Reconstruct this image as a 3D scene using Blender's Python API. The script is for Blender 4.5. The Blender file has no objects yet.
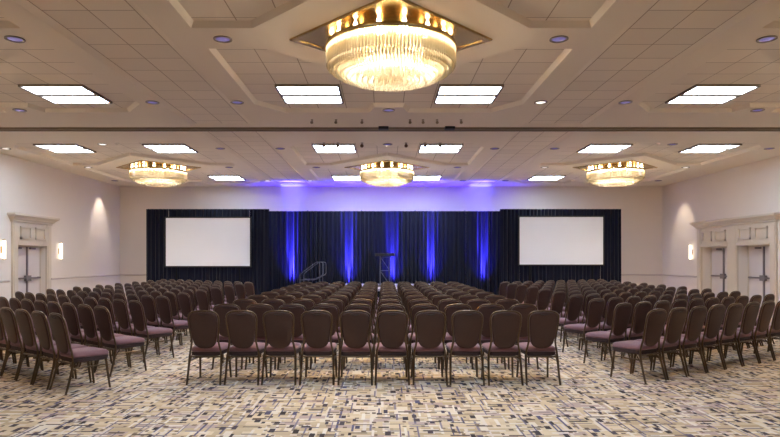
import bpy, math, random
from mathutils import Vector, Matrix
from mathutils.geometry import tessellate_polygon

random.seed(7)
scene = bpy.context.scene
COL = scene.collection
PI = math.pi

# ------------------------------------------------------------------ dimensions
EYE = 1.567           # camera height
CEIL = 4.79           # soffit height
BACK = 25.85          # back wall
REAR = -3.5           # wall behind the camera
XL, XR = -11.57, 12.2 # side walls
XC = 0.10             # axis of the chandeliers
MOD = 7.93            # module width across
ROWS = (8.60, 20.5)   # chandelier rows
TILE = 0.61

# ------------------------------------------------------------------ mesh helpers
class MB:
    def __init__(s):
        s.v = []; s.f = []; s.m = []
    def add(s, verts, faces, mi=0):
        b = len(s.v)
        s.v += [tuple(p) for p in verts]
        for f in faces:
            s.f.append([i + b for i in f]); s.m.append(mi)
        return s
    def box(s, x0, y0, z0, x1, y1, z1, mi=0):
        v = [(x0,y0,z0),(x1,y0,z0),(x1,y1,z0),(x0,y1,z0),(x0,y0,z1),(x1,y0,z1),(x1,y1,z1),(x0,y1,z1)]
        return s.add(v, [(3,2,1,0),(4,5,6,7),(0,1,5,4),(1,2,6,5),(2,3,7,6),(3,0,4,7)], mi)
    def bevbox(s, x0, y0, z0, x1, y1, z1, b=0.01, mi=0):
        # box whose top and bottom are chamfered
        def ring(i, z): return [(x0+i,y0+i,z),(x1-i,y0+i,z),(x1-i,y1-i,z),(x0+i,y1-i,z)]
        return s.loft([ring(b,z0), ring(0,z0+b), ring(0,z1-b), ring(b,z1)], True, True, mi)
    def loft(s, rings, cap0=True, cap1=True, mi=0, closed=True):
        n = len(rings[0]); b = len(s.v)
        for r in rings: s.v += [tuple(p) for p in r]
        for k in range(len(rings)-1):
            for i in range(n if closed else n-1):
                j = (i+1) % n
                s.f.append([b+k*n+i, b+k*n+j, b+(k+1)*n+j, b+(k+1)*n+i]); s.m.append(mi)
        if cap0: s.f.append([b+i for i in reversed(range(n))]); s.m.append(mi)
        if cap1: s.f.append([b+(len(rings)-1)*n+i for i in range(n)]); s.m.append(mi)
        return s
    def tube(s, pts, r, n=8, mi=0, closed=False, up=None):
        pts = [Vector(p) for p in pts]; N = len(pts)
        rr = r if isinstance(r, (list, tuple)) else [r]*N
        rings = []; ref = None
        for i, p in enumerate(pts):
            if closed: t = (pts[(i+1) % N] - pts[i-1]).normalized()
            else: t = (pts[min(i+1, N-1)] - pts[max(i-1, 0)]).normalized()
            if ref is None:
                ref = Vector(up) if up else (Vector((0,1,0)) if abs(t.y) < 0.8 else Vector((1,0,0)))
            ref = (ref - t*ref.dot(t)).normalized()
            q = t.cross(ref)
            rings.append([p + (ref*math.cos(2*PI*k/n) + q*math.sin(2*PI*k/n))*rr[i] for k in range(n)])
        if closed:
            rings.append(rings[0])
            return s.loft(rings, False, False, mi)
        return s.loft(rings, True, True, mi)
    def lathe(s, prof, n=24, c=(0,0,0), mi=0, cap0=False, cap1=False):
        rings = [[(c[0]+r*math.cos(2*PI*k/n), c[1]+r*math.sin(2*PI*k/n), c[2]+z) for k in range(n)] for r, z in prof]
        return s.loft(rings, cap0, cap1, mi)
    def build(s, name, mats, parent=None, smooth=None):
        me = bpy.data.meshes.new(name)
        me.from_pydata(s.v, [], s.f)
        if not isinstance(mats, (list, tuple)): mats = [mats]
        for m in mats: me.materials.append(m)
        me.polygons.foreach_set('material_index', s.m)
        if smooth is not None:
            me.polygons.foreach_set('use_smooth', [True]*len(s.f))
            me.set_sharp_from_angle(angle=math.radians(smooth))
        me.update()
        o = bpy.data.objects.new(name, me); COL.objects.link(o)
        if parent: o.parent = parent
        return o

def tag(o, label, cat, group=None):
    o['label'] = label; o['category'] = cat
    if group: o['group'] = group
    return o
def thing(name, label, cat, loc=(0,0,0), rz=0, group=None):
    o = bpy.data.objects.new(name, None); COL.objects.link(o)
    o.empty_display_size = 0.1
    o.location = loc; o.rotation_euler = (0,0,rz)
    return tag(o, label, cat, group)
def struct(o):
    o['kind'] = 'structure'; return o
def copy_tree(o, parent=None, skip=()):
    c = o.copy(); COL.objects.link(c)
    if parent: c.parent = parent
    for ch in list(o.children):
        if ch.name.split('.')[0] in skip: continue
        copy_tree(ch, c, skip)
    return c

# ------------------------------------------------------------------ materials
def srgb(r, g, b):
    f = lambda c: (c/255)/12.92 if c/255 <= 0.04045 else ((c/255+0.055)/1.055)**2.4
    return (f(r), f(g), f(b), 1)
def mat(name, col, rough=0.6, metal=0.0, noise=0.0, nscale=20, bump=0.0, bscale=60, spec=0.5, emit=None, estr=0, sheen=0):
    m = bpy.data.materials.new(name); m.use_nodes = True
    nt = m.node_tree; b = nt.nodes['Principled BSDF']
    b.inputs['Base Color'].default_value = col
    b.inputs['Roughness'].default_value = rough
    b.inputs['Metallic'].default_value = metal
    b.inputs['Specular IOR Level'].default_value = spec
    if sheen: b.inputs['Sheen Weight'].default_value = sheen
    if emit:
        b.inputs['Emission Color'].default_value = emit
        b.inputs['Emission Strength'].default_value = estr
    tc = None
    if noise or bump:
        tc = nt.nodes.new('ShaderNodeTexCoord')
    if noise:
        n = nt.nodes.new('ShaderNodeTexNoise'); n.inputs['Scale'].default_value = nscale; n.inputs['Detail'].default_value = 4
        nt.links.new(tc.outputs['Object'], n.inputs['Vector'])
        mx = nt.nodes.new('ShaderNodeMix'); mx.data_type = 'RGBA'
        mx.inputs[6].default_value = tuple(c*(1-noise) for c in col[:3]) + (1,)
        mx.inputs[7].default_value = tuple(min(1, c*(1+noise)) for c in col[:3]) + (1,)
        nt.links.new(n.outputs['Fac'], mx.inputs[0]); nt.links.new(mx.outputs[2], b.inputs['Base Color'])
    if bump:
        n = nt.nodes.new('ShaderNodeTexNoise'); n.inputs['Scale'].default_value = bscale; n.inputs['Detail'].default_value = 3
        nt.links.new(tc.outputs['Object'], n.inputs['Vector'])
        bp = nt.nodes.new('ShaderNodeBump'); bp.inputs['Strength'].default_value = bump; bp.inputs['Distance'].default_value = 0.01
        nt.links.new(n.outputs['Fac'], bp.inputs['Height']); nt.links.new(bp.outputs['Normal'], b.inputs['Normal'])
    return m
def emitter(name, col, strength):
    m = bpy.data.materials.new(name); m.use_nodes = True; nt = m.node_tree
    nt.nodes.clear()
    e = nt.nodes.new('ShaderNodeEmission'); e.inputs[0].default_value = col; e.inputs[1].default_value = strength
    o = nt.nodes.new('ShaderNodeOutputMaterial'); nt.links.new(e.outputs[0], o.inputs[0])
    return m

class NT:
    """tiny expression builder for node math"""
    def __init__(s, m): s.nt = m.node_tree
    def math(s, op, a, b=None, c=None):
        n = s.nt.nodes.new('ShaderNodeMath'); n.operation = op
        for i, v in enumerate((a, b, c)):
            if v is None: continue
            if hasattr(v, 'is_linked'): s.nt.links.new(v, n.inputs[i])
            else: n.inputs[i].default_value = v
        return n.outputs[0]
    def mix(s, f, a, b):
        n = s.nt.nodes.new('ShaderNodeMix'); n.data_type = 'RGBA'
        for i, v in ((0, f), (6, a), (7, b)):
            if hasattr(v, 'is_linked'): s.nt.links.new(v, n.inputs[i])
            else: n.inputs[i].default_value = v
        return n.outputs[2]
    def comb(s, x, y, z):
        n = s.nt.nodes.new('ShaderNodeCombineXYZ')
        for i, v in enumerate((x, y, z)):
            if hasattr(v, 'is_linked'): s.nt.links.new(v, n.inputs[i])
            else: n.inputs[i].default_value = v
        return n.outputs[0]
    def white(s, vec):
        n = s.nt.nodes.new('ShaderNodeTexWhiteNoise'); n.noise_dimensions = '3D'
        s.nt.links.new(vec, n.inputs['Vector'])
        sp = s.nt.nodes.new('ShaderNodeSeparateColor'); s.nt.links.new(n.outputs['Color'], sp.inputs[0])
        return sp.outputs[0], sp.outputs[1], sp.outputs[2], n.outputs['Value']
    def xyz(s):
        g = s.nt.nodes.new('ShaderNodeNewGeometry')
        sp = s.nt.nodes.new('ShaderNodeSeparateXYZ'); s.nt.links.new(g.outputs['Position'], sp.inputs[0])
        return sp.outputs

CEILCOL = srgb(226, 212, 192)
def tile_mat(name, ox, oy, lx=True, ly=True):
    m = mat(name, CEILCOL, 0.9, spec=0.2)
    t = NT(m); x, y, z = t.xyz()
    def line(c, o):
        fr = t.math('FRACT', t.math('DIVIDE', t.math('SUBTRACT', c, o - 61*TILE), TILE))
        return t.math('GREATER_THAN', t.math('ABSOLUTE', t.math('SUBTRACT', fr, 0.5)), 0.5 - 0.013)
    l = t.math('MAXIMUM', line(x, ox) if lx else 0.0, line(y, oy) if ly else 0.0)
    fx = t.math('FLOOR', t.math('DIVIDE', t.math('SUBTRACT', x, ox - 61*TILE), TILE))
    fy = t.math('FLOOR', t.math('DIVIDE', t.math('SUBTRACT', y, oy - 61*TILE), TILE))
    w = t.white(t.comb(fx, fy, 3.3))[3]
    c = t.mix(w, tuple(k*0.95 for k in CEILCOL[:3])+(1,), tuple(min(1,k*1.03) for k in CEILCOL[:3])+(1,))
    c = t.mix(l, c, srgb(168, 148, 126))
    m.node_tree.links.new(c, m.node_tree.nodes['Principled BSDF'].inputs['Base Color'])
    return m

def carpet_mat():
    m = mat('carpet', srgb(200, 175, 140), 0.95, spec=0.1, bump=0.25, bscale=220)
    t = NT(m); x, y, z = t.xyz()
    # broad woven fields of tan, sand and cream
    def cell(sx, sy, seed):
        row = t.math('FLOOR', t.math('DIVIDE', y, sy))
        off = t.white(t.comb(row, seed, 1.7))[3]
        u = t.math('ADD', t.math('DIVIDE', x, sx), off)
        return t.white(t.comb(t.math('FLOOR', u), row, seed))
    a = cell(0.26, 0.11, 11.0); b = cell(0.07, 0.30, 23.0)
    c = t.mix(a[0], srgb(198, 172, 138), srgb(230, 208, 174))
    c = t.mix(t.math('GREATER_THAN', b[1], 0.86), c, srgb(232, 216, 194))
    c = t.mix(t.math('GREATER_THAN', a[2], 0.86), c, srgb(196, 170, 158))
    def rects(c, sx, sy, wx, wy, dens, col, seed, col2=None):
        """scattered axis-aligned rectangles, about one candidate per cell, with a jittered place and size"""
        u = t.math('ADD', t.math('DIVIDE', x, sx), seed*0.37); v = t.math('ADD', t.math('DIVIDE', y, sy), seed*0.61)
        v2 = t.math('ADD', v, t.white(t.comb(t.math('FLOOR', u), seed, 0.5))[3])
        r = t.white(t.comb(t.math('FLOOR', u), t.math('FLOOR', v2), seed))
        r2 = t.white(t.comb(t.math('FLOOR', u), t.math('FLOOR', v2), seed+50))
        hx = t.math('MULTIPLY', t.math('MULTIPLY_ADD', r2[0], 0.7, 0.6), wx/sx/2)
        hy = t.math('MULTIPLY', t.math('MULTIPLY_ADD', r2[1], 0.7, 0.6), wy/sy/2)
        cx = t.math('MULTIPLY_ADD', r[0], 1-1.3*wx/sx, 0.65*wx/sx)
        cy = t.math('MULTIPLY_ADD', r[1], 1-1.3*wy/sy, 0.65*wy/sy)
        mx = t.math('LESS_THAN', t.math('ABSOLUTE', t.math('SUBTRACT', t.math('FRACT', u), cx)), hx)
        my = t.math('LESS_THAN', t.math('ABSOLUTE', t.math('SUBTRACT', t.math('FRACT', v2), cy)), hy)
        k = t.math('MULTIPLY', t.math('MULTIPLY', mx, my), t.math('LESS_THAN', r[2], dens))
        cc = t.mix(r2[2], col, col2) if col2 else col
        return t.mix(k, c, cc)
    cream = srgb(240, 228, 212)
    lilac = srgb(152, 138, 144); blue = srgb(104, 96, 122); char = srgb(70, 60, 56); brown = srgb(112, 92, 78)
    c = rects(c, 0.30, 0.13, 0.20, 0.035, 0.75, cream, 3.0, srgb(226, 208, 186))
    c = rects(c, 0.11, 0.42, 0.028, 0.28, 0.6, cream, 4.0, srgb(222, 204, 190))
    c = rects(c, 0.08, 0.46, 0.018, 0.34, 0.5, lilac, 5.0, blue)
    c = rects(c, 0.26, 0.12, 0.17, 0.024, 0.5, brown, 6.0, lilac)
    c = rects(c, 0.09, 0.13, 0.04, 0.05, 0.4, srgb(150,128,108), 12.0, brown)
    c = rects(c, 0.24, 0.24, 0.14, 0.034, 0.4, char, 7.0, brown)
    c = rects(c, 0.12, 0.21, 0.044, 0.10, 0.42, char, 8.0, srgb(92, 80, 84))
    c = rects(c, 0.30, 0.60, 0.05, 0.12, 0.3, blue, 9.0, char)
    m.node_tree.links.new(c, m.node_tree.nodes['Principled BSDF'].inputs['Base Color'])
    return m

M = {}
M['gypsum'] = mat('ceiling_paint', CEILCOL, 0.9, spec=0.2)
M['coffer_a'] = tile_mat('coffer_tiles_a', XC+TILE/2, ROWS[0]+2.5)
M['coffer_b'] = tile_mat('coffer_tiles_b', XC+TILE/2, ROWS[1]+2.5)
M['coffer_c'] = tile_mat('coffer_tiles_c', XC+TILE/2, ROWS[1]-2.5)
M['strip'] = tile_mat('strip_tiles', XC+TILE/2, 8.93)
M['carpet'] = carpet_mat()
M['wall'] = mat('wall_vinyl', srgb(223, 210, 197), 0.75, noise=0.02, nscale=3, bump=0.06, bscale=90, spec=0.25)
M['trim'] = mat('trim_paint', srgb(204, 187, 166), 0.5, noise=0.02, nscale=4)
M['rail'] = mat('chair_rail_paint', srgb(196, 178, 166), 0.5, noise=0.02, nscale=4)
M['door'] = mat('door_paint', srgb(206, 192, 184), 0.5, noise=0.02, nscale=5)
M['dark_metal'] = mat('dark_metal', srgb(124, 112, 110), 0.5, 0.2, noise=0.08)
M['brass'] = mat('polished_brass', srgb(188, 160, 106), 0.26, 1.0, noise=0.05, nscale=8)
M['bronze'] = mat('bronze_tube', srgb(104, 86, 66), 0.28, 0.85, noise=0.1, nscale=30)
M['vinyl'] = mat('brown_back_vinyl', srgb(74, 50, 42), 0.55, noise=0.08, nscale=25, bump=0.05, bscale=150, spec=0.4)
M['fabric'] = mat('mauve_fabric', srgb(138, 102, 108), 0.85, noise=0.12, nscale=60, bump=0.1, bscale=200, spec=0.2, sheen=0.2)
M['underseat_shaded'] = mat('underseat_board_shaded', srgb(64, 44, 44), 0.7, noise=0.1)
M['slot_shade'] = mat('hand_slot_shadow', srgb(44, 32, 26), 0.6, noise=0.05)
M['drape'] = mat('navy_drape_cloth', srgb(22, 23, 39), 0.9, noise=0.12, nscale=12, spec=0.15, sheen=0.15)
M['black'] = mat('black_cloth', srgb(20, 20, 24), 0.8, noise=0.1, spec=0.2)
M['screen'] = mat('screen_surface', srgb(242, 245, 252), 0.8, noise=0.01, nscale=2, spec=0.2)
M['frame_black'] = mat('screen_frame_black', srgb(24, 24, 28), 0.5, noise=0.05)
M['grey_metal'] = mat('grey_aluminium', srgb(150, 150, 158), 0.4, 0.6, noise=0.05)
M['stage'] = mat('stage_deck', srgb(150, 142, 158), 0.8, noise=0.08, nscale=10)
M['dim_metal'] = mat('dim_grey_tube', srgb(82, 82, 98), 0.5, 0.3, noise=0.05)
M['white_metal'] = mat('white_enamel', srgb(220, 210, 196), 0.5, noise=0.02)
M['track'] = mat('track_metal', srgb(134, 116, 92), 0.5, 0.3, noise=0.04)
M['lens'] = emitter('light_lens', (0.81, 1.0, 1.26, 1), 7.5)
M['sconce'] = emitter('sconce_glass', (1.0, 0.90, 0.74, 1), 1.5)
M['bulb'] = emitter('warm_bulb', (1.0, 0.86, 0.64, 1), 14.0)
M['down'] = mat('downlight_lens', srgb(120, 108, 165), 0.25, noise=0.1, nscale=40, emit=(0.42, 0.36, 0.9, 1), estr=0.08)  # unlit lens: violet reflection put into the colour and a faint glow
M['down_warm'] = mat('downlight_lens_lit', srgb(220, 215, 215), 0.3, noise=0.02, emit=(1, 0.93, 0.85, 1), estr=0.5)
def crystal_mat():
    m = bpy.data.materials.new('crystal_rods'); m.use_nodes = True; nt = m.node_tree; nt.nodes.clear()
    tr = nt.nodes.new('ShaderNodeBsdfTranslucent'); tr.inputs[0].default_value = (0.52, 0.475, 0.385, 1)
    tp = nt.nodes.new('ShaderNodeBsdfTransparent'); tp.inputs[0].default_value = (1, 0.98, 0.94, 1)
    gl = nt.nodes.new('ShaderNodeBsdfGlossy'); gl.inputs['Roughness'].default_value = 0.15
    n = nt.nodes.new('ShaderNodeTexNoise'); n.inputs['Scale'].default_value = 30
    tc = nt.nodes.new('ShaderNodeTexCoord'); nt.links.new(tc.outputs['Object'], n.inputs['Vector'])
    mr = nt.nodes.new('ShaderNodeMapRange'); mr.inputs[3].default_value = 0.16; mr.inputs[4].default_value = 0.30
    nt.links.new(n.outputs['Fac'], mr.inputs[0])
    a = nt.nodes.new('ShaderNodeMixShader'); nt.links.new(mr.outputs[0], a.inputs[0])
    nt.links.new(tr.outputs[0], a.inputs[1]); nt.links.new(tp.outputs[0], a.inputs[2])
    b = nt.nodes.new('ShaderNodeMixShader'); b.inputs[0].default_value = 0.08
    nt.links.new(a.outputs[0], b.inputs[1]); nt.links.new(gl.outputs[0], b.inputs[2])
    o = nt.nodes.new('ShaderNodeOutputMaterial'); nt.links.new(b.outputs[0], o.inputs[0])
    return m
M['crystal'] = crystal_mat()

# ------------------------------------------------------------------ room shell
f = MB(); f.box(XL-0.6, REAR-0.3, -0.2, XR+0.8, BACK+0.3, 0.0)
struct(f.build('floor', M['carpet']))

# ceiling: a soffit with recessed coffers and shallow tiled strips
REC = 0.085
def far_coffer():
    return [(-2.78,0.40),(-1.92,0.40),(0,2.30),(1.92,0.40),(2.78,0.40),(2.78,3.60),(2.25,4.30),
            (0.42,4.30),(0.30,3.86),(-0.30,3.86),(-0.42,4.30),(-2.25,4.30),(-2.78,3.60)]
def inset(poly, d):
    # polygon offset for a counter-clockwise polygon (towards the inside)
    out = []; n = len(poly)
    for i in range(n):
        p0 = Vector(poly[i-1]); p1 = Vector(poly[i]); p2 = Vector(poly[(i+1) % n])
        e1 = (p1-p0).normalized(); e2 = (p2-p1).normalized()
        n1 = Vector((-e1.y, e1.x)); n2 = Vector((-e2.y, e2.x))
        k = (n1+n2); k = k / max(0.25, (1 + n1.dot(n2)))
        out.append(tuple(p1 + k*d))
    return out
holes = []      # (polygon ccw, recess, slope width, material)
mats_c = [M['gypsum'], M['coffer_a'], M['coffer_b'], M['coffer_c'], M['strip']]
for ri, ry in enumerate(ROWS):
    for mx in (-1, 0, 1):
        cx = XC + mx*MOD
        fc = [(cx+a, ry+b) for a, b in far_coffer()]
        nc = [(cx+a, ry-b) for a, b in reversed(far_coffer())]
        holes.append((fc, REC, 0.05, 1 if ri == 0 else 2))
        holes.append((nc, REC, 0.05, 1 if ri == 0 else 3))
for sx in (-0.5, 0.5):
    c = XC + sx*MOD
    for ya, yb in ((REAR+0.1, 14.2), (14.7, BACK-0.05)):
        holes.append(([(c-0.74,ya),(c+0.74,ya),(c+0.74,yb),(c-0.74,yb)], 0.04, 0.12, 4))
cb = MB()
outer = [(XL-0.3,REAR-0.2),(XR+0.3,REAR-0.2),(XR+0.3,BACK+0.2),(XL-0.3,BACK+0.2)]
def tess(polys, z, mi):
    flat = [p for q in polys for p in q]
    tris = tessellate_polygon([[Vector((p[0],p[1],0)) for p in q] for q in polys])
    vs = [(p[0],p[1],z) for p in flat]; fs = []
    for t in tris:
        a, b, c_ = (Vector(vs[i]) for i in t)
        nz = (b-a).cross(c_-a).z
        fs.append(tuple(t) if nz < 0 else tuple(reversed(t)))
    cb.add(vs, fs, mi)
tess([outer] + [h[0] for h in holes], CEIL, 0)
for poly, rec, sl, mi in holes:
    q2 = inset(poly, sl)
    n = len(poly)
    r0 = [(p[0],p[1],CEIL) for p in poly]
    r2 = [(p[0],p[1],CEIL+rec) for p in q2]
    cb.loft([r0, r2], False, False, 0)
    tess([q2], CEIL+rec, mi)
ceil = struct(cb.build('ceiling', mats_c))

# side and end walls with door openings
def wall_x(name, x, thick, openings):
    """wall in the y-z plane at x (room side), openings = [(y0,y1,z1)]; thick > 0 goes away from the room"""
    w = MB(); ys = REAR - 0.2
    x0, x1 = min(x, x+thick), max(x, x+thick)
    for y0, y1, z1 in openings:
        w.box(x0, ys, 0, x1, y0, CEIL+0.25); w.box(x0, y0, z1, x1, y1, CEIL+0.25); ys = y1
    w.box(x0, ys, 0, x1, BACK+0.2, CEIL+0.25)
    return struct(w.build(name, M['wall']))
LD = [(18.55, 20.15, 2.04)]
RD = [(18.55, 20.3, 2.06), (20.85, 22.6, 2.06)]
wall_x('wall_left', XL, -0.5, LD)
wall_x('wall_right', XR, 0.6, RD)
w = MB(); w.box(XL-0.5, BACK, 0, XR+0.6, BACK+0.2, CEIL+0.25); struct(w.build('wall_back', M['wall']))
w = MB(); w.box(XL-0.5, REAR-0.2, 0, XR+0.6, REAR, CEIL+0.25); struct(w.build('wall_front', M['wall']))

# chair rails and baseboards
def rail_profile(d): return [(0, 0.885), (0.012*d, 0.885), (0.03*d, 0.905), (0.03*d, 0.93), (0.014*d, 0.945), (0, 0.95)]
def base_profile(d): return [(0, 0), (0.018*d, 0), (0.018*d, 0.12), (0.008*d, 0.14), (0, 0.14)]
def run_side(name, x, d, spans, prof, m):
    r = MB()
    for y0, y1 in spans:
        r.loft([[(x+px, y0, pz) for px, pz in prof(d)], [(x+px, y1, pz) for px, pz in prof(d)]])
    return struct(r.build(name, m))
lsp = [(REAR, 18.2), (20.5, BACK)]; rsp = [(REAR, 18.15), (23.0, BACK)]
run_side('trim_1', XL, 1, lsp, rail_profile, M['rail'])
run_side('trim_2', XR, -1, rsp, rail_profile, M['rail'])
run_side('baseboard_left', XL, 1, lsp, base_profile, M['trim'])
run_side('baseboard_right', XR, -1, rsp, base_profile, M['trim'])
r = MB(); r.loft([[(XL, BACK-px, pz) for px, pz in rail_profile(1)], [(XR, BACK-px, pz) for px, pz in rail_profile(1)]])
struct(r.build('trim_3', M['rail']))
r = MB(); r.loft([[(XL, BACK-px, pz) for px, pz in base_profile(1)], [(XR, BACK-px, pz) for px, pz in base_profile(1)]])
struct(r.build('baseboard_back', M['trim']))

# door portals (pilasters, frieze with inset panels, flared header)
def portal(name, x, s, ya, yb, openings, panels):
    """s = +1: room is towards +x.  ya..yb outer span."""
    p = MB()
    def bx(d0, d1, y0, y1, z0, z1):
        a, b = x + s*d0, x + s*d1
        p.box(min(a,b), y0, z0, max(a,b), y1, z1)
    edges = [ya] + [v for o in openings for v in o[:2]] + [yb]
    for i in range(0, len(edges), 2):
        bx(0, 0.07, edges[i], edges[i+1], 0, 2.78)
        bx(0.07, 0.085, edges[i]+0.05, edges[i+1]-0.05, 0.2, 2.70)
        bx(0, 0.10, edges[i]-0.01, edges[i+1]+0.01, 0, 0.16)
    for y0, y1, z1 in openings:
        bx(0, 0.05, y0, y1, z1, 2.78)
        n = panels; wd = (y1-y0)/n
        for k in range(n):
            a, b = y0+wd*k+0.12, y0+wd*(k+1)-0.12
            z0_, z1_ = z1+0.20, 2.64
            for q in ((a,b,z0_,z0_+0.045),(a,b,z1_-0.045,z1_),(a,a+0.045,z0_,z1_),(b-0.045,b,z0_,z1_)):
                bx(0.05, 0.095, *q)
        bx(0, 0.075, y0, y1, z1, z1+0.10)
    # header: flaring courses, mitred at the ends
    prof = [(0.08,2.76),(0.10,2.78),(0.10,2.82),(0.14,2.84),(0.17,2.89),(0.24,2.95),(0.26,2.96),(0.26,3.01),(0.24,3.03),(0.02,3.03)]
    rings = []
    for d, z in prof:
        e = d - 0.06
        rr = [(x, ya-e, z), (x+s*d, ya-e, z), (x+s*d, yb+e, z), (x, yb+e, z)]
        rings.append(rr if s > 0 else rr[::-1])
    p.loft(rings)
    return struct(p.build(name, M['trim']))
portal('trim_4', XL, 1, 18.3, 20.4, LD, 2)
portal('trim_5', XR, -1, 18.27, 22.88, RD, 2)

def double_door(name, x, s, y0, y1, z1):
    """door pair, face at x, room towards s"""
    ym = (y0+y1)/2
    d = MB()
    def bx(b, d0, d1, a0, a1, z0, z1_):
        a, c = x + s*d0, x + s*d1
        b.box(min(a,c), a0, z0, max(a,c), a1, z1_)
    bx(d, -0.06, 0.02, y0, y0+0.045, 0, z1); bx(d, -0.06, 0.02, y1-0.045, y1, 0, z1); bx(d, -0.06, 0.02, y0, y1, z1-0.045, z1)
    root = struct(d.build(name, M['trim']))
    for a, b in ((y0+0.048, ym-0.003), (ym+0.003, y1-0.048)):
        l = MB(); bx(l, -0.05, 0.0, a, b, 0.01, z1-0.048)
        lo = l.build('door_leaf', M['door'], root)
        h = MB(); bx(h, 0.03, 0.075, a+0.06, b-0.06, 0.945, 1.0)
        for e in (a+0.08, b-0.14): bx(h, 0.0, 0.04, e, e+0.06, 0.94, 1.005)
        h.build('crash_bar', M['dark_metal'], lo)
        c = MB(); bx(c, 0.0, 0.06, a+0.15, a+0.42, z1-0.12, z1-0.06); c.build('door_closer', M['dark_metal'], lo)
    a = MB(); bx(a, 0.0, 0.05, ym-0.022, ym+0.022, 0.1, z1-0.05)
    bx(a, 0.0, 0.09, ym-0.13, ym+0.13, 0.88, 1.06)
    a.build('door_latch', M['dark_metal'], root)
    return root
double_door('door_1', XL-0.16, 1, *LD[0])
double_door('door_2', XR+0.33, -1, *RD[0])
double_door('door_3', XR+0.33, -1, *RD[1])

# movable-partition track across the ceiling
t = MB()
t.box(XL+0.01, 14.33, CEIL-0.05, XR-0.01, 14.40, CEIL+0.02); t.box(XL+0.01, 14.50, CEIL-0.05, XR-0.01, 14.57, CEIL+0.02)
t.box(XL+0.01, 14.38, CEIL-0.012, XR-0.01, 14.52, CEIL+0.02, 1)
struct(t.build('trim_6', [M['track'], M['dark_metal']]))
for i, (px, lab) in enumerate(((383.5, 'left'), (449, 'right'))):
    X = (px-384)/590*14.4
    b = MB(); b.bevbox(X-0.12, 14.15, CEIL-0.08, X+0.12, 14.32, CEIL-0.012, 0.008)
    b.tube([(X, 14.235, CEIL-0.02), (X, 14.235, CEIL-0.0005)], 0.03)
    o = b.build('ceiling_box', M['frame_black'])
    tag(o, 'small black box hung on the ceiling track, %s of the two' % lab, 'box', 'black boxes on the ceiling track')

# ------------------------------------------------------------------ square ceiling lights
def make_troffer():
    root = thing('ceiling_light', '', 'ceiling light')
    fr = MB(); W = 0.60
    zt = 0.03
    for a in (-0.61, 0.575): fr.box(-0.61, a, -0.015, 0.61, a+0.035, zt); fr.box(a, -0.575, -0.015, a+0.035, 0.575, zt)
    fr.box(-0.575, -0.07, -0.02, 0.575, 0.07, zt)
    fr.build('frame', M['frame_trof'], root)
    for y0, y1 in ((-0.575, -0.07), (0.07, 0.575)):
        d = MB(); d.box(-0.575, y0, 0.0, 0.575, y1, 0.012); lo = d.build('diffuser', M['lens'], root)
        rb = MB()
        ymid = (y0+y1)/2
        rb.box(-0.575, ymid-0.008, -0.004, 0.575, ymid+0.008, 0.0)
        rb.build('lens_rib', M['white_metal'], lo)
    return root
M['frame_trof'] = mat('light_frame', srgb(120, 104, 88), 0.5, 0.2, noise=0.03)
trof = make_troffer()
TX = 1.55; TD = 3.11
first = True
side = {-1: 'left', 1: 'right'}
for ri, ry in enumerate(ROWS):
    for mx in (-1, 0, 1):
        for sd in (-1, 1):
            for sx in (-1, 1):
                if ri == 0 and sd == -1 and mx != 0: continue
                if ri == 0 and mx*sx > 0: continue          # beyond the picture's sides
                if ri == 1 and sd == 1 and mx*sx > 0: continue   # hidden by a chandelier
                o = trof if first else copy_tree(trof); first = False
                o.location = (XC + mx*MOD + sx*TX, ry + sd*TD, CEIL + REC - 0.031)
                if ri == 0 and sd == -1:
                    lab = 'square ceiling light overhead in front of the large chandelier, %s of the pair' % side[sx]
                elif ri == 0:
                    lab = ('square glowing ceiling light behind the large near chandelier, on its %s' % side[sx]) if mx == 0 else \
                          ('largest square glowing ceiling light at far %s, before the ceiling track' % side[mx])
                elif sd == -1:
                    k = {(-1,-1):'leftmost', (-1,1):'second from left', (0,-1):'third from left', (0,1):'third from right', (1,-1):'second from right', (1,1):'rightmost'}[(mx, sx)]
                    lab = 'square glowing ceiling light, %s of six just beyond the ceiling track' % k
                elif mx == 0:
                    lab = 'bright ceiling light by the back wall, %s of the middle far chandelier' % side[sx]
                else:
                    lab = 'small-looking ceiling light by the back wall, beside the %s far chandelier' % side[mx]
                tag(o, lab, 'ceiling light', 'square ceiling lights')

# ------------------------------------------------------------------ recessed downlights
def make_downlight():
    root = thing('downlight', '', 'downlight')
    b = MB(); b.lathe([(0.135,0.0),(0.135,-0.012),(0.105,-0.014),(0.098,0.004)], 24); b.build('trim_ring', M['frame_trof'], root, 40)
    l = MB(); l.lathe([(0.10,-0.004),(0.075,-0.012),(0.035,-0.017),(0.001,-0.018)], 20); l.build('lens', M['down'], root, 60)
    return root
dl = make_downlight(); dl_first = True
ORD = ['first', 'second', 'third', 'fourth', 'fifth', 'sixth', 'seventh', 'eighth', 'ninth', 'tenth']
def line_of_downlights(xs, y, phrase, lit=()):
    global dl_first
    n = len(xs)
    for i, x in enumerate(sorted(xs)):
        o = dl if dl_first else copy_tree(dl); dl_first = False
        o.location = (x, y, CEIL)
        if i in lit:
            for ch in o.children:
                if ch.name.startswith('lens'):
                    ch.data = lit_lens
        tag(o, 'small round recessed downlight, %s from left of %s' % (ORD[i], phrase), 'downlight', 'round recessed downlights')
l = MB(); l.lathe([(0.10,-0.004),(0.075,-0.012),(0.035,-0.017),(0.001,-0.018)], 20)
tmp = l.build('lens', M['down_warm'], None, 60); lit_lens = tmp.data; bpy.data.objects.remove(tmp)
mc = [XC - MOD, XC, XC + MOD]
r0, r1 = ROWS
line_of_downlights([mc[0]+2.45, XC-2.45, XC+2.45, mc[2]-2.45], r0, 'four level with the large chandelier')
line_of_downlights([mc[0]+3.1, XC-3.1, XC+3.1, mc[2]-3.1], r0+3.45, 'four level with the near square lights', (2,))
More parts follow.
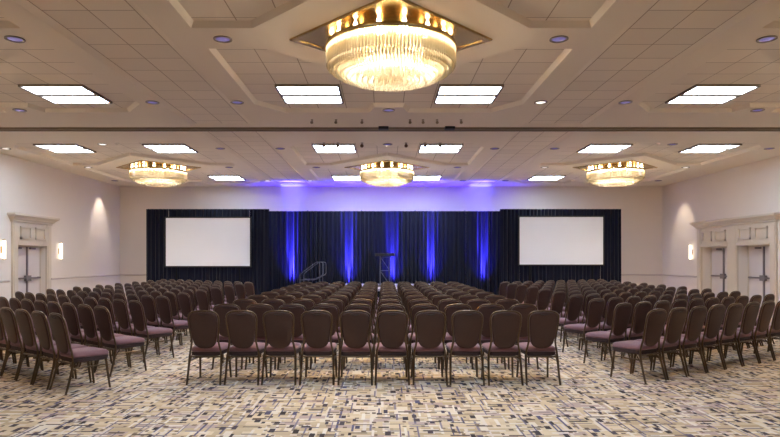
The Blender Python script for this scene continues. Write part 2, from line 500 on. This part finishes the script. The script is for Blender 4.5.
line_of_downlights(mc, r0+4.08, 'three closest in front of the ceiling track', ())
line_of_downlights(mc, r1-4.08, 'three closest beyond the ceiling track', (0,))
line_of_downlights([c+s*3.1 for c in mc for s in (-1,1)], r1-3.45, 'six level with the lights beyond the track', (0,))
line_of_downlights([c+s*2.45 for c in mc for s in (-1,1)], r1, 'six level with the far chandeliers', (0, 5, 4))
line_of_downlights([c+s*3.1 for c in mc for s in (-1,1)], r1+3.45, 'six closest to the back wall', (1, 2))

# small adjustable spot heads either side of the track
def make_spot(m):
    root = thing('ceiling_spotlight', '', 'spotlight')
    b = MB(); b.lathe([(0.04,0.0),(0.04,-0.02),(0.012,-0.025),(0.012,-0.07)], 12, cap1=True); b.build('mount', m, root, 40)
    h = MB()
    h.tube([(0,0.06,-0.05),(0,-0.02,-0.085),(0,-0.075,-0.11)], [0.03,0.04,0.05], 12)
    h.build('lamp_head', m, root, 40)
    return root
spw = make_spot(M['track']); spd = make_spot(M['bronze'])
pw = [312, 336, 362, 410, 423, 437, 461]
for i, px in enumerate(pw):
    o = spw if i == 0 else copy_tree(spw)
    y = 13.55; o.location = ((px-384)/590*y, y, CEIL); o.scale = (0.7, 0.7, 0.7)
    tag(o, 'tiny pale ceiling spotlight, %s from left of seven before the track' % ORD[i], 'spotlight', 'pale spotlights before the track')
pd = [324, 338, 362, 406, 425, 440]
for i, px in enumerate(pd):
    o = spd if i == 0 else copy_tree(spd)
    y = 16.62; o.location = ((px-384)/590*y, y, CEIL + (REC if True else 0))
    o.location.y = 16.60
    tag(o, 'tiny dark ceiling spotlight, %s from left of six beyond the track' % ORD[i], 'spotlight', 'dark spotlights beyond the track')

# ------------------------------------------------------------------ chandeliers
def make_chandelier():
    root = thing('chandelier', '', 'chandelier')
    p = MB(); R = 1.48
    def dia(r, z): return [(r,0,z),(0,r,z),(-r,0,z),(0,-r,z)]
    p.loft([dia(R,0.0), dia(R,-0.02), dia(R-0.03,-0.03), dia(R-0.14,-0.03), dia(R-0.15,-0.018), dia(0.02,-0.018)], False, True)
    p.build('ceiling_plate', M['brass'], root)
    r = MB(); r.lathe([(0.90,-0.12),(0.95,-0.12),(0.955,-0.135),(0.955,-0.165),(0.945,-0.18),(0.90,-0.18),(0.90,-0.12)], 64)
    for k in range(6):
        a = k*PI/3 + 0.3
        r.tube([(0.9*math.cos(a),0.9*math.sin(a),-0.15),(0.3*math.cos(a),0.3*math.sin(a),-0.12),(0.05*math.cos(a),0.05*math.sin(a),-0.02)], 0.012, 6)
    r.build('ring', M['brass'], root, 40)
    c = MB(); c.lathe([(0.79,-0.018),(0.79,-0.15),(0.91,-0.155)], 48); c.build('light_baffle_collar', M['brass'], root, 40)  # brass collar added to keep the inner light from leaking onto the ceiling
    for k in range(16):
        a = 2*PI*k/16 + PI/16
        b = MB(); b.lathe([(0.002,-0.105),(0.02,-0.098),(0.03,-0.08),(0.02,-0.055),(0.012,-0.045),(0.012,-0.02)], 8, (0.865*math.cos(a),0.865*math.sin(a),0))
        b.build('bulb', M['bulb'], root, 60)
    def tier(rs, ztop, zbot):
        t = MB()
        for rad, z0 in zip(rs, zbot):
            n = max(8, int(2*PI*rad/0.047))
            rr = 0.019
            for k in range(n):
                a = 2*PI*(k+0.5*(int(rad*100) % 2))/n
                cx, cy = rad*math.cos(a), rad*math.sin(a)
                rings = []
                for z, q in ((ztop,rr),(z0+0.03,rr),(z0,0.002)):
                    rings.append([(cx+q*math.cos(a+2*PI*j/5), cy+q*math.sin(a+2*PI*j/5), z) for j in range(5)])
                t.loft(rings, True, False)
        o = t.build('crystal_tier', M['crystal'], root)
        return o
    tier([0.925], -0.175, [-0.44])
    tier([0.86, 0.80], -0.27, [-0.50, -0.52])
    tier([0.73, 0.66], -0.40, [-0.565, -0.58])
    tier([0.58, 0.49, 0.41, 0.33, 0.25, 0.16, 0.08], -0.48, [-0.61, -0.63, -0.64, -0.645, -0.65, -0.65, -0.65])
    return root
def warm_light(loc, energy, radius):
    L = bpy.data.lights.new('chandelier_glow', 'POINT'); L.energy = energy; L.color = (1.0, 0.91, 0.76); L.shadow_soft_size = radius
    o = bpy.data.objects.new('chandelier_glow', L); COL.objects.link(o); o.location = loc
    return o
ch = make_chandelier()
spots = [(XC, ROWS[0], 'largest crystal chandelier with diamond brass plate, nearest in the ceiling'),
         (mc[0], ROWS[1], 'small far crystal chandelier on diamond brass plate, leftmost of three'),
         (XC, ROWS[1], 'small far crystal chandelier in front of the violet-lit back wall'),
         (mc[2], ROWS[1], 'small far crystal chandelier on diamond brass plate, rightmost of three'),
         (mc[0], ROWS[0], 'crystal chandelier level with the largest one, out to its left'),
         (mc[2], ROWS[0], 'crystal chandelier level with the largest one, out to its right')]
for i, (x, y, lab) in enumerate(spots):
    o = ch if i == 0 else copy_tree(ch)
    o.location = (x, y, CEIL)
    tag(o, lab, 'chandelier', 'crystal chandeliers')
    
    for k in range(8):
        a = 2*PI*(k+0.5)/8
        warm_light((x+0.46*math.cos(a), y+0.46*math.sin(a), CEIL-0.34), 22, 0.05)

# ------------------------------------------------------------------ wall sconces
def sconce(x, s, y, lab):
    root = thing('wall_sconce', lab, 'sconce', (x, y, 1.88), 0, 'glowing wall sconces')
    a = MB(); a.bevbox(min(0, s*0.03), -0.04, -0.10, max(0, s*0.03), 0.04, 0.10, 0.006)
    a.box(min(0, s*0.09), -0.015, -0.02, max(0, s*0.09), 0.015, 0.02)
    for z in (-0.31, 0.28): a.lathe([(0.002,z),(0.05,z),(0.05,z+0.03),(0.002,z+0.03)], 16, (s*0.08,0,0))
    a.build('bracket', M['brass'], root, 40)
    g = MB(); g.lathe([(0.043,-0.28),(0.043,0.28)], 16, (s*0.08,0,0)); g.build('glass_tube', M['sconce'], root, 40)
sconce(XL, 1, 17.85, 'glowing tube sconce on the left wall, nearer side of the doorway')
sconce(XL, 1, 21.0, 'glowing tube sconce on the left wall, between doorway and back wall')
sconce(XR, -1, 23.35, 'glowing tube sconce on the right wall beside the double doorways')

# ------------------------------------------------------------------ pipe and drape
def pleats(x0, x1, y, z0, z1, seed, amp=0.055, wl=0.17):
    rnd = random.Random(seed); d = MB()
    n = max(8, int((x1-x0)/wl*8)); zs = [z0 + (z1-z0)*k/7 for k in range(8)]
    ph = rnd.random()*6; ks = [rnd.uniform(0.7,1.3) for _ in range(6)]
    rings = []
    for z in zs:
        h = (z-z0)/(z1-z0); row = []
        for i in range(n+1):
            x = x0 + (x1-x0)*i/n
            u = x/wl*2*PI
            w = math.sin(u + ph + 0.9*math.sin(x*2.3*ks[0]+ph)) * (0.65+0.35*math.sin(x*3.1*ks[1]+ph*2))
            w += 0.35*math.sin(u*0.5*ks[2] + ph*3 + 0.5*(1-h))
            row.append((x, y + amp*w*(1.1-0.5*h) + 0.02*math.sin(x*1.3+ph)*(1-h), z))
        rings.append(row)
    d.loft(rings, False, False, 0, closed=False)
    return d
DTOP = 3.605
YC = 24.6; YS = 23.6
PXM = lambda px, d: (px-384)/590*d
cuts = [262, 308, 362, 416, 466, 506]
names5 = ['leftmost', 'second from left', 'middle', 'second from right', 'rightmost']
for i in range(5):
    a, b = PXM(cuts[i], YC), PXM(cuts[i+1], YC)
    root = thing('stage_drape', 'pleated navy drape behind the stage, %s of five panels' % names5[i], 'drape', ((a+b)/2, YC, 0), 0, 'navy drapes behind the stage')
    o = pleats(a-(a+b)/2, b-(a+b)/2, 0, 0.02, DTOP, 10+i).build('cloth', M['drape'], root, 80)
    p = MB(); p.tube([(a-(a+b)/2+0.01, 0.10, DTOP-0.04), (b-(a+b)/2-0.01, 0.10, DTOP-0.04)], 0.02); p.build('cross_pipe', M['grey_metal'], root, 40)
    p = MB(); hx = b-(a+b)/2-0.03
    p.tube([(hx, 0.14, 0.012), (hx, 0.14, DTOP+0.05)], 0.024); p.bevbox(hx-0.2, 0.0, 0.0, hx+0.2, 0.34, 0.012, 0.003)
    p.build('upright_pole', M['grey_metal'], root, 40)
def screen_set(px0, px1, sx0, sx1, sy0, sy1, sidename):
    a, b = PXM(px0, YS), PXM(px1, YS)
    c = (a+b)/2
    YF = YS - 0.16
    s0, s1 = PXM(sx0, YF), PXM(sx1, YF)
    zt, zb = EYE+(260-sy0)/590*YF, EYE+(260-sy1)/590*YF
    root = thing('screen_drape', 'pleated navy drape surrounding the %s projection screen' % sidename, 'drape', (c, YS, 0), 0, 'navy drapes around the screens')
    for k, (u0, u1, z0, z1, nm) in enumerate(((a, s0+0.05, 0.02, DTOP, 'side_drape'), (s1-0.05, b, 0.02, DTOP, 'side_drape'),
                                   (s0+0.05, s1-0.05, zt-0.05, DTOP, 'valance'), (s0+0.05, s1-0.05, 0.02, zb+0.05, 'skirt'))):
        pleats(u0-c, u1-c, 0, z0, z1, 40+k+(0 if sidename == 'left' else 9), 0.045, 0.15).build(nm, M['drape'], root, 80)
    p = MB(); p.tube([(a-c, 0.1, DTOP-0.04), (b-c, 0.1, DTOP-0.04)], 0.022)
    for q in (a-c+0.05, b-c-0.05): p.tube([(q, 0.1, 0.0), (q, 0.1, DTOP-0.02)], 0.024)
    p.build('pipe_frame', M['grey_metal'], root, 40)
    cs = (s0+s1)/2
    sc = thing('projection_screen', 'blank white projection screen in front of the %s navy drape' % sidename, 'screen', (cs, YF, 0), 0, 'projection screens')
    hw = (s1-s0)/2
    f = MB(); t_ = 0.055
    f.box(-hw-t_, -0.02, zb-t_, hw+t_, 0.03, zb); f.box(-hw-t_, -0.02, zt, hw+t_, 0.03, zt+t_)
    f.box(-hw-t_, -0.02, zb, -hw, 0.03, zt); f.box(hw, -0.02, zb, hw+t_, 0.03, zt)
    f.build('frame', M['frame_black'], sc)
    g = MB(); g.box(-hw, -0.008, zb, hw, 0.012, zt); g.build('screen_sheet', M['screen'], sc)
    for q in (-hw*0.75, hw*0.75):
        l = MB(); l.box(q-0.025, -0.015, 0.0, q+0.025, 0.025, zb-t_); l.box(q-0.025, -0.45, 0.0, q+0.025, 0.06, 0.04)
        l.build('leg', M['black'], sc)
screen_set(146, 269, 166, 250, 218, 266, 'left')
screen_set(500, 621, 519.5, 603, 217, 264.5, 'right')

# ------------------------------------------------------------------ stage, steps, lectern
SZ = 0.61; SX0, SX1, SY0, SY1 = -2.25, 2.7, 19.7, 23.9
st = thing('stage', 'low platform stage with grey deck before the navy drapes', 'stage', (0.2, 21.8, 0))
b = MB(); b.bevbox(SX0-0.2, SY0-21.8, SZ-0.09, SX1-0.2, SY1-21.8, SZ, 0.008); b.build('deck', M['stage'], st)
b = MB()
b.box(SX0-0.17, SY0-21.77, 0, SX1-0.23, SY0-21.75, SZ-0.09); b.box(SX0-0.17, SY0-21.77, 0, SX0-0.15, SY1-21.83, SZ-0.09)
b.box(SX1-0.25, SY0-21.77, 0, SX1-0.23, SY1-21.83, SZ-0.09)
b.build('skirt', M['black'], st)
sr = thing('stage_steps', 'portable stage steps with grey looped handrail at stage left end', 'steps', (-2.27, 21.5, 0))
for k in range(2):
    t = MB(); z = 0.2*(k+1); x1 = -0.02 - 0.28*(1-k)
    t.bevbox(x1-0.28, -0.5, z-0.04, x1, 0.5, z, 0.006); t.build('step', M['stage'], sr)
t = MB()
for y in (-0.48, 0.48):
    t.tube([(-0.56, y, 0.0), (-0.56, y, 0.16)], 0.018); t.tube([(-0.03, y, 0.0), (-0.03, y, 0.36)], 0.018); t.tube([(-0.3, y, 0.0), (-0.3, y, 0.36)], 0.018)
t.build('step_frame', M['grey_metal'], sr, 40)
for y in (-0.5, 0.5):
    t = MB()
    t.tube([(-0.72,y,0.0),(-0.72,y,1.0),(-0.70,y,1.06),(-0.64,y,1.12),(-0.20,y,1.45),(-0.12,y,1.49),(0.04,y,1.49),(0.09,y,1.47),(0.11,y,1.42),(0.11,y,1.08),(0.08,y,1.03),(-0.22,y,0.86),(-0.72,y,0.855)], 0.015, 8)
    t.tube([(-0.02,y,1.48),(-0.02,y,1.03),(-0.02,y,0.3)], 0.016, 8)
    t.build('handrail', M['dim_metal'], sr, 50)

lc = thing('lectern', 'tall truss lectern with black top standing on the stage', 'lectern', (0.03, 21.5, SZ))
t = MB(); t.bevbox(-0.36, -0.25, 1.10, 0.36, 0.25, 1.17, 0.01); t.bevbox(-0.36, -0.25, 1.17, 0.36, -0.22, 1.20, 0.005); t.build('top', M['frame_black'], lc)
t = MB(); t.bevbox(-0.30, -0.25, 0.0, 0.30, 0.25, 0.03, 0.005); t.build('base', M['frame_black'], lc)
for x in (-0.17, 0.17):
    for y in (-0.13, 0.13):
        t = MB(); t.tube([(x, y, 0.03), (x, y, 1.10)], 0.022, 10); t.build('post', M['dim_metal'], lc, 40)
t = MB()
for y in (-0.13, 0.13):
    for z0 in (0.06, 0.58):
        t.tube([(-0.17,y,z0+0.5),(0.17,y,z0)], 0.012, 6)
    for z in (0.06, 0.57, 1.06): t.tube([(-0.17,y,z),(0.17,y,z)], 0.012, 6)
for x in (-0.17, 0.17):
    for z0 in (0.06, 0.58): t.tube([(x,-0.13,z0),(x,0.13,z0+0.5)], 0.012, 6)
t.build('brace', M['dim_metal'], lc, 40)

# ------------------------------------------------------------------ banquet chair
def back_y(z):       # the lean of the back: centre plane of the back panel
    return -0.205 - 0.115*max(0, (z-0.44)/0.49)**1.1
OUT = [(0.0,0.452),(0.05,0.455),(0.09,0.466),(0.122,0.486),(0.145,0.515),(0.158,0.55),(0.168,0.60),(0.178,0.67),(0.188,0.75),
       (0.192,0.81),(0.190,0.845),(0.180,0.875),(0.160,0.897),(0.125,0.912),(0.07,0.921),(0.0,0.924)]
def make_chair():
    root = thing('banquet_chair', '', 'chair')
    # seat cushion
    s = MB()
    def sring(z, i, n=9):
        pts = []
        hw_f, hw_b, y0, y1 = 0.217-i, 0.200-i, -0.205+i, 0.235-i
        rc = 0.06
        for cx, cy, a0 in ((hw_f-rc, y1-rc, 0), (-(hw_f-rc), y1-rc, 90), (-(hw_b-rc), y0+rc, 180), (hw_b-rc, y0+rc, 270)):
            for k in range(5):
                a = math.radians(a0 + 90*k/4)
                pts.append((cx + rc*math.cos(a), cy + rc*math.sin(a), z))
        return pts
    s.loft([sring(0.408,0.010), sring(0.414,0.002), sring(0.43,0.0), sring(0.452,0.006), sring(0.466,0.022), sring(0.475,0.055), sring(0.479,0.11)])
    s.build('seat', M['fabric'], root, 50)
    u = MB(); u.loft([sring(0.35,0.03), sring(0.362,0.008), sring(0.400,0.004), sring(0.408,0.014)]); u.build('seat_frame', M['underseat_shaded'], root, 40)  # frame board, deepened and darkened to carry the shade below the seat
    # back panel
    O2 = [(x*0.93, z) for x, z in OUT]
    loop = O2 + [(-x, z) for x, z in reversed(O2[1:-1])]
    def pr(k, dy): 
        cz = 0.69
        return [(x*k, back_y(cz+(z-cz)*k)+dy, cz+(z-cz)*k) for x, z in loop]
    b = MB()
    b.loft([pr(0.90,-0.026), pr(0.97,-0.022), pr(1.0,-0.012)], True, False, 0)
    b.loft([pr(1.0,-0.012), pr(1.0,0.012), pr(0.96,0.028), pr(0.85,0.036)], False, True, 1)
    bk = b.build('backrest', [M['vinyl'], M['fabric']], root, 50)
    g = MB(); pts = []
    for k in range(9):
        x = -0.05 + 0.1*k/8; z = 0.893 - 0.010*(1-(x/0.05)**2)
        pts.append((x, back_y(z)-0.027, z))
    g.tube(pts, 0.006, 6); g.build('hand_slot_shade', M['slot_shade'], bk, 60)  # dark arc stands in for the shadow in the hand slot
    # tube frame hugging the panel
    half = [(0.198,0.36),(0.192,0.42),(0.178,0.48),(0.168,0.54),(0.169,0.60),(0.177,0.67),(0.186,0.75),(0.190,0.81),(0.188,0.850),(0.178,0.884),(0.155,0.907),(0.120,0.922),(0.065,0.931)]
    path = [(-x, back_y(z), z) for x, z in half] + [(0, back_y(0.934), 0.934)] + [(x, back_y(z), z) for x, z in reversed(half)]
    fr = MB(); fr.tube(path, 0.0125, 8, up=(0,1,0)); fr.build('back_frame', M['bronze'], root, 50)
    for sx in (-1, 1):
        l = MB(); l.tube([(sx*0.198,-0.205,0.375),(sx*0.203,-0.225,0.25),(sx*0.208,-0.275,0.06),(sx*0.210,-0.295,0.0)], [0.0155,0.015,0.0135,0.013], 8)
        l.build('leg', M['bronze'], root, 50)
        l = MB(); l.tube([(sx*0.190,0.185,0.385),(sx*0.196,0.20,0.25),(sx*0.204,0.228,0.03),(sx*0.206,0.232,0.0)], [0.0155,0.015,0.0135,0.013], 8)
        l.build('leg', M['bronze'], root, 50)
    for sx in (-1, 1):
        t = MB(); t.tube([(sx*0.202,-0.218,0.29),(sx*0.195,0.195,0.29)], 0.009, 6)
        t.tube([(sx*0.2,-0.235,0.22),(sx*0.197,-0.16,0.33),(sx*0.19,-0.13,0.37)], 0.007, 6)
        t.build('stretcher', M['bronze'], root, 40)
    t = MB(); t.tube([(-0.2,-0.208,0.345),(0.2,-0.208,0.345)], 0.011, 6); t.build('stretcher', M['bronze'], root, 40)
    return root
chair = make_chair(); used = False
PITCH = 0.471
def place(x, y, rz, label, group, detail):
    global used
    if not used: o = chair; used = True
    else: o = copy_tree(chair, None, () if detail else ('stretcher', 'hand_slot_shade'))
    o.location = (x, y, 0); o.rotation_euler = (0, 0, rz)
    tag(o, label, 'chair', group)
rj = random.Random(3)
ROWN = ['front-edge'] 
CROW = 7.66; DROW = 1.07
def rowname(j): return 'row nearest the camera' if j == 0 else ('row farthest back' if j == 9 else '%s row from the camera' % ORD[j])
def rowlab(j, blk):
    if j == 0: return 'nearest row of the %s block' % blk
    if j == 9: return 'farthest row of the %s block' % blk
    return '%s nearest row of the %s block' % (ORD[j], blk)
def cname(i):
    return 'first from left' if i == 0 else ('first from right' if i == 9 else ('%s from left' % ORD[i] if i < 5 else '%s from right' % ORD[9-i]))
for j in range(10):
    for i in range(10):
        x = -0.13 + (i-4.5)*PITCH + rj.uniform(-.008,.008); y = CROW + j*DROW + rj.uniform(-.012,.012)
        place(x, y, rj.uniform(-.02,.02), 'brown banquet chair, %s in the %s' % (cname(i), rowlab(j, 'centre')), 'chairs of the centre block', j < 4)
# side blocks: rows turned towards the stage, row ends along the two aisles
def side_block(name, s, ang, x0, y0, dy):
    a = math.radians(ang)
    u = (s*math.cos(a), math.sin(a))
    fw = (-s*math.sin(a), math.cos(a))
    for j in range(10):
        for i in range(10):
            # the measured point is the top of the back: step forward to the chair's centre
            x = x0 + u[0]*PITCH*i + fw[0]*0.31 + rj.uniform(-.006,.006); y = y0 + dy*j + u[1]*PITCH*i + fw[1]*0.31 + rj.uniform(-.006,.006)
            k = 'on the aisle end' if i == 0 else ('at the wall end' if i == 9 else '%s from the aisle' % ORD[i])
            place(x, y, s*a + rj.uniform(-.02,.02), 'brown banquet chair, %s in the %s' % (k, rowlab(j, name)), 'chairs of the %s block' % name, j < 4)
side_block('left', -1, 37.0, -3.86, 6.96, 1.10)
side_block('right', 1, 32.0, 3.50, 7.55, 1.057)

# ------------------------------------------------------------------ stage uplights
def spot(loc, target, energy, col, angle, blend=0.6, size=0.04):
    L = bpy.data.lights.new('uplight_beam', 'SPOT'); L.energy = energy; L.color = col; L.spot_size = math.radians(angle); L.spot_blend = blend; L.shadow_soft_size = size
    o = bpy.data.objects.new('uplight_beam', L); COL.objects.link(o); o.location = loc
    d = Vector(target) - Vector(loc)
    o.rotation_euler = d.to_track_quat('-Z', 'Y').to_euler()
    return o
BLUE = (0.05, 0.04, 1.0)
for px, e, ht in ((292, 1.0, 2.4), (349, 1.0, 2.2), (392.5, 0.9, 2.2), (431, 0.8, 2.2), (483, 0.7, 2.2)):
    X = PXM(px, YC)
    spot((X, YC-0.18, 0.12), (X, YC+0.05, 2.9), 11000*e, BLUE, 17, 1.0)
    spot((X, YC-0.5, 0.12), (X, YC+0.1, 2.2), 300*e, BLUE, 55, 1.0)
VIO = (0.03, 0.0, 1.0)
for X, e in ((-4.0, 1.0), (-1.5, 0.9), (0.4, 0.7), (2.0, 0.8), (4.2, 1.0)):
    spot((X, BACK-0.32, 0.3), (X, BACK+0.03, 4.6), 520*e, VIO, 70, 1.0, 0.1)
for X in (-4.0, 4.2):
    spot((X, BACK-0.25, 0.3), (X, BACK-0.22, 4.8), 3000, (0.05, 0.06, 1.0), 16, 0.8)
# lit downlights washing the side walls
spot((mc[0]-3.1, ROWS[1]+3.45, CEIL-0.03), (XL-0.4, ROWS[1]+3.45, 1.5), 60, (1, 0.9, 0.8), 60, 0.8)
spot((mc[2]+3.1, ROWS[1]+3.45, CEIL-0.03), (XR+0.4, ROWS[1]+3.45, 1.5), 60, (1, 0.88, 0.74), 60, 0.8)

# ------------------------------------------------------------------ world, camera, view
wd = bpy.data.worlds.new('World'); scene.world = wd; wd.use_nodes = True
wd.node_tree.nodes['Background'].inputs[0].default_value = (0.9, 0.8, 0.7, 1)
wd.node_tree.nodes['Background'].inputs[1].default_value = 0.02
cam = bpy.data.cameras.new('camera'); co = bpy.data.objects.new('camera', cam); COL.objects.link(co)
cam.sensor_width = 36; cam.lens = 590/780*36
cam.shift_x = 6/780; cam.shift_y = 41.5/780
cam.clip_end = 100
co.location = (0, 0, EYE); co.rotation_euler = (PI/2, 0, 0)
scene.camera = co
scene.view_settings.view_transform = 'Standard'; scene.view_settings.look = 'None'
scene.view_settings.gamma = 1; scene.view_settings.use_curve_mapping = False
scene.view_settings.exposure = 1.68
scene.cycles.max_bounces = 10; scene.cycles.diffuse_bounces = 8; scene.cycles.transparent_max_bounces = 16
scene.cycles.sample_clamp_indirect = 8
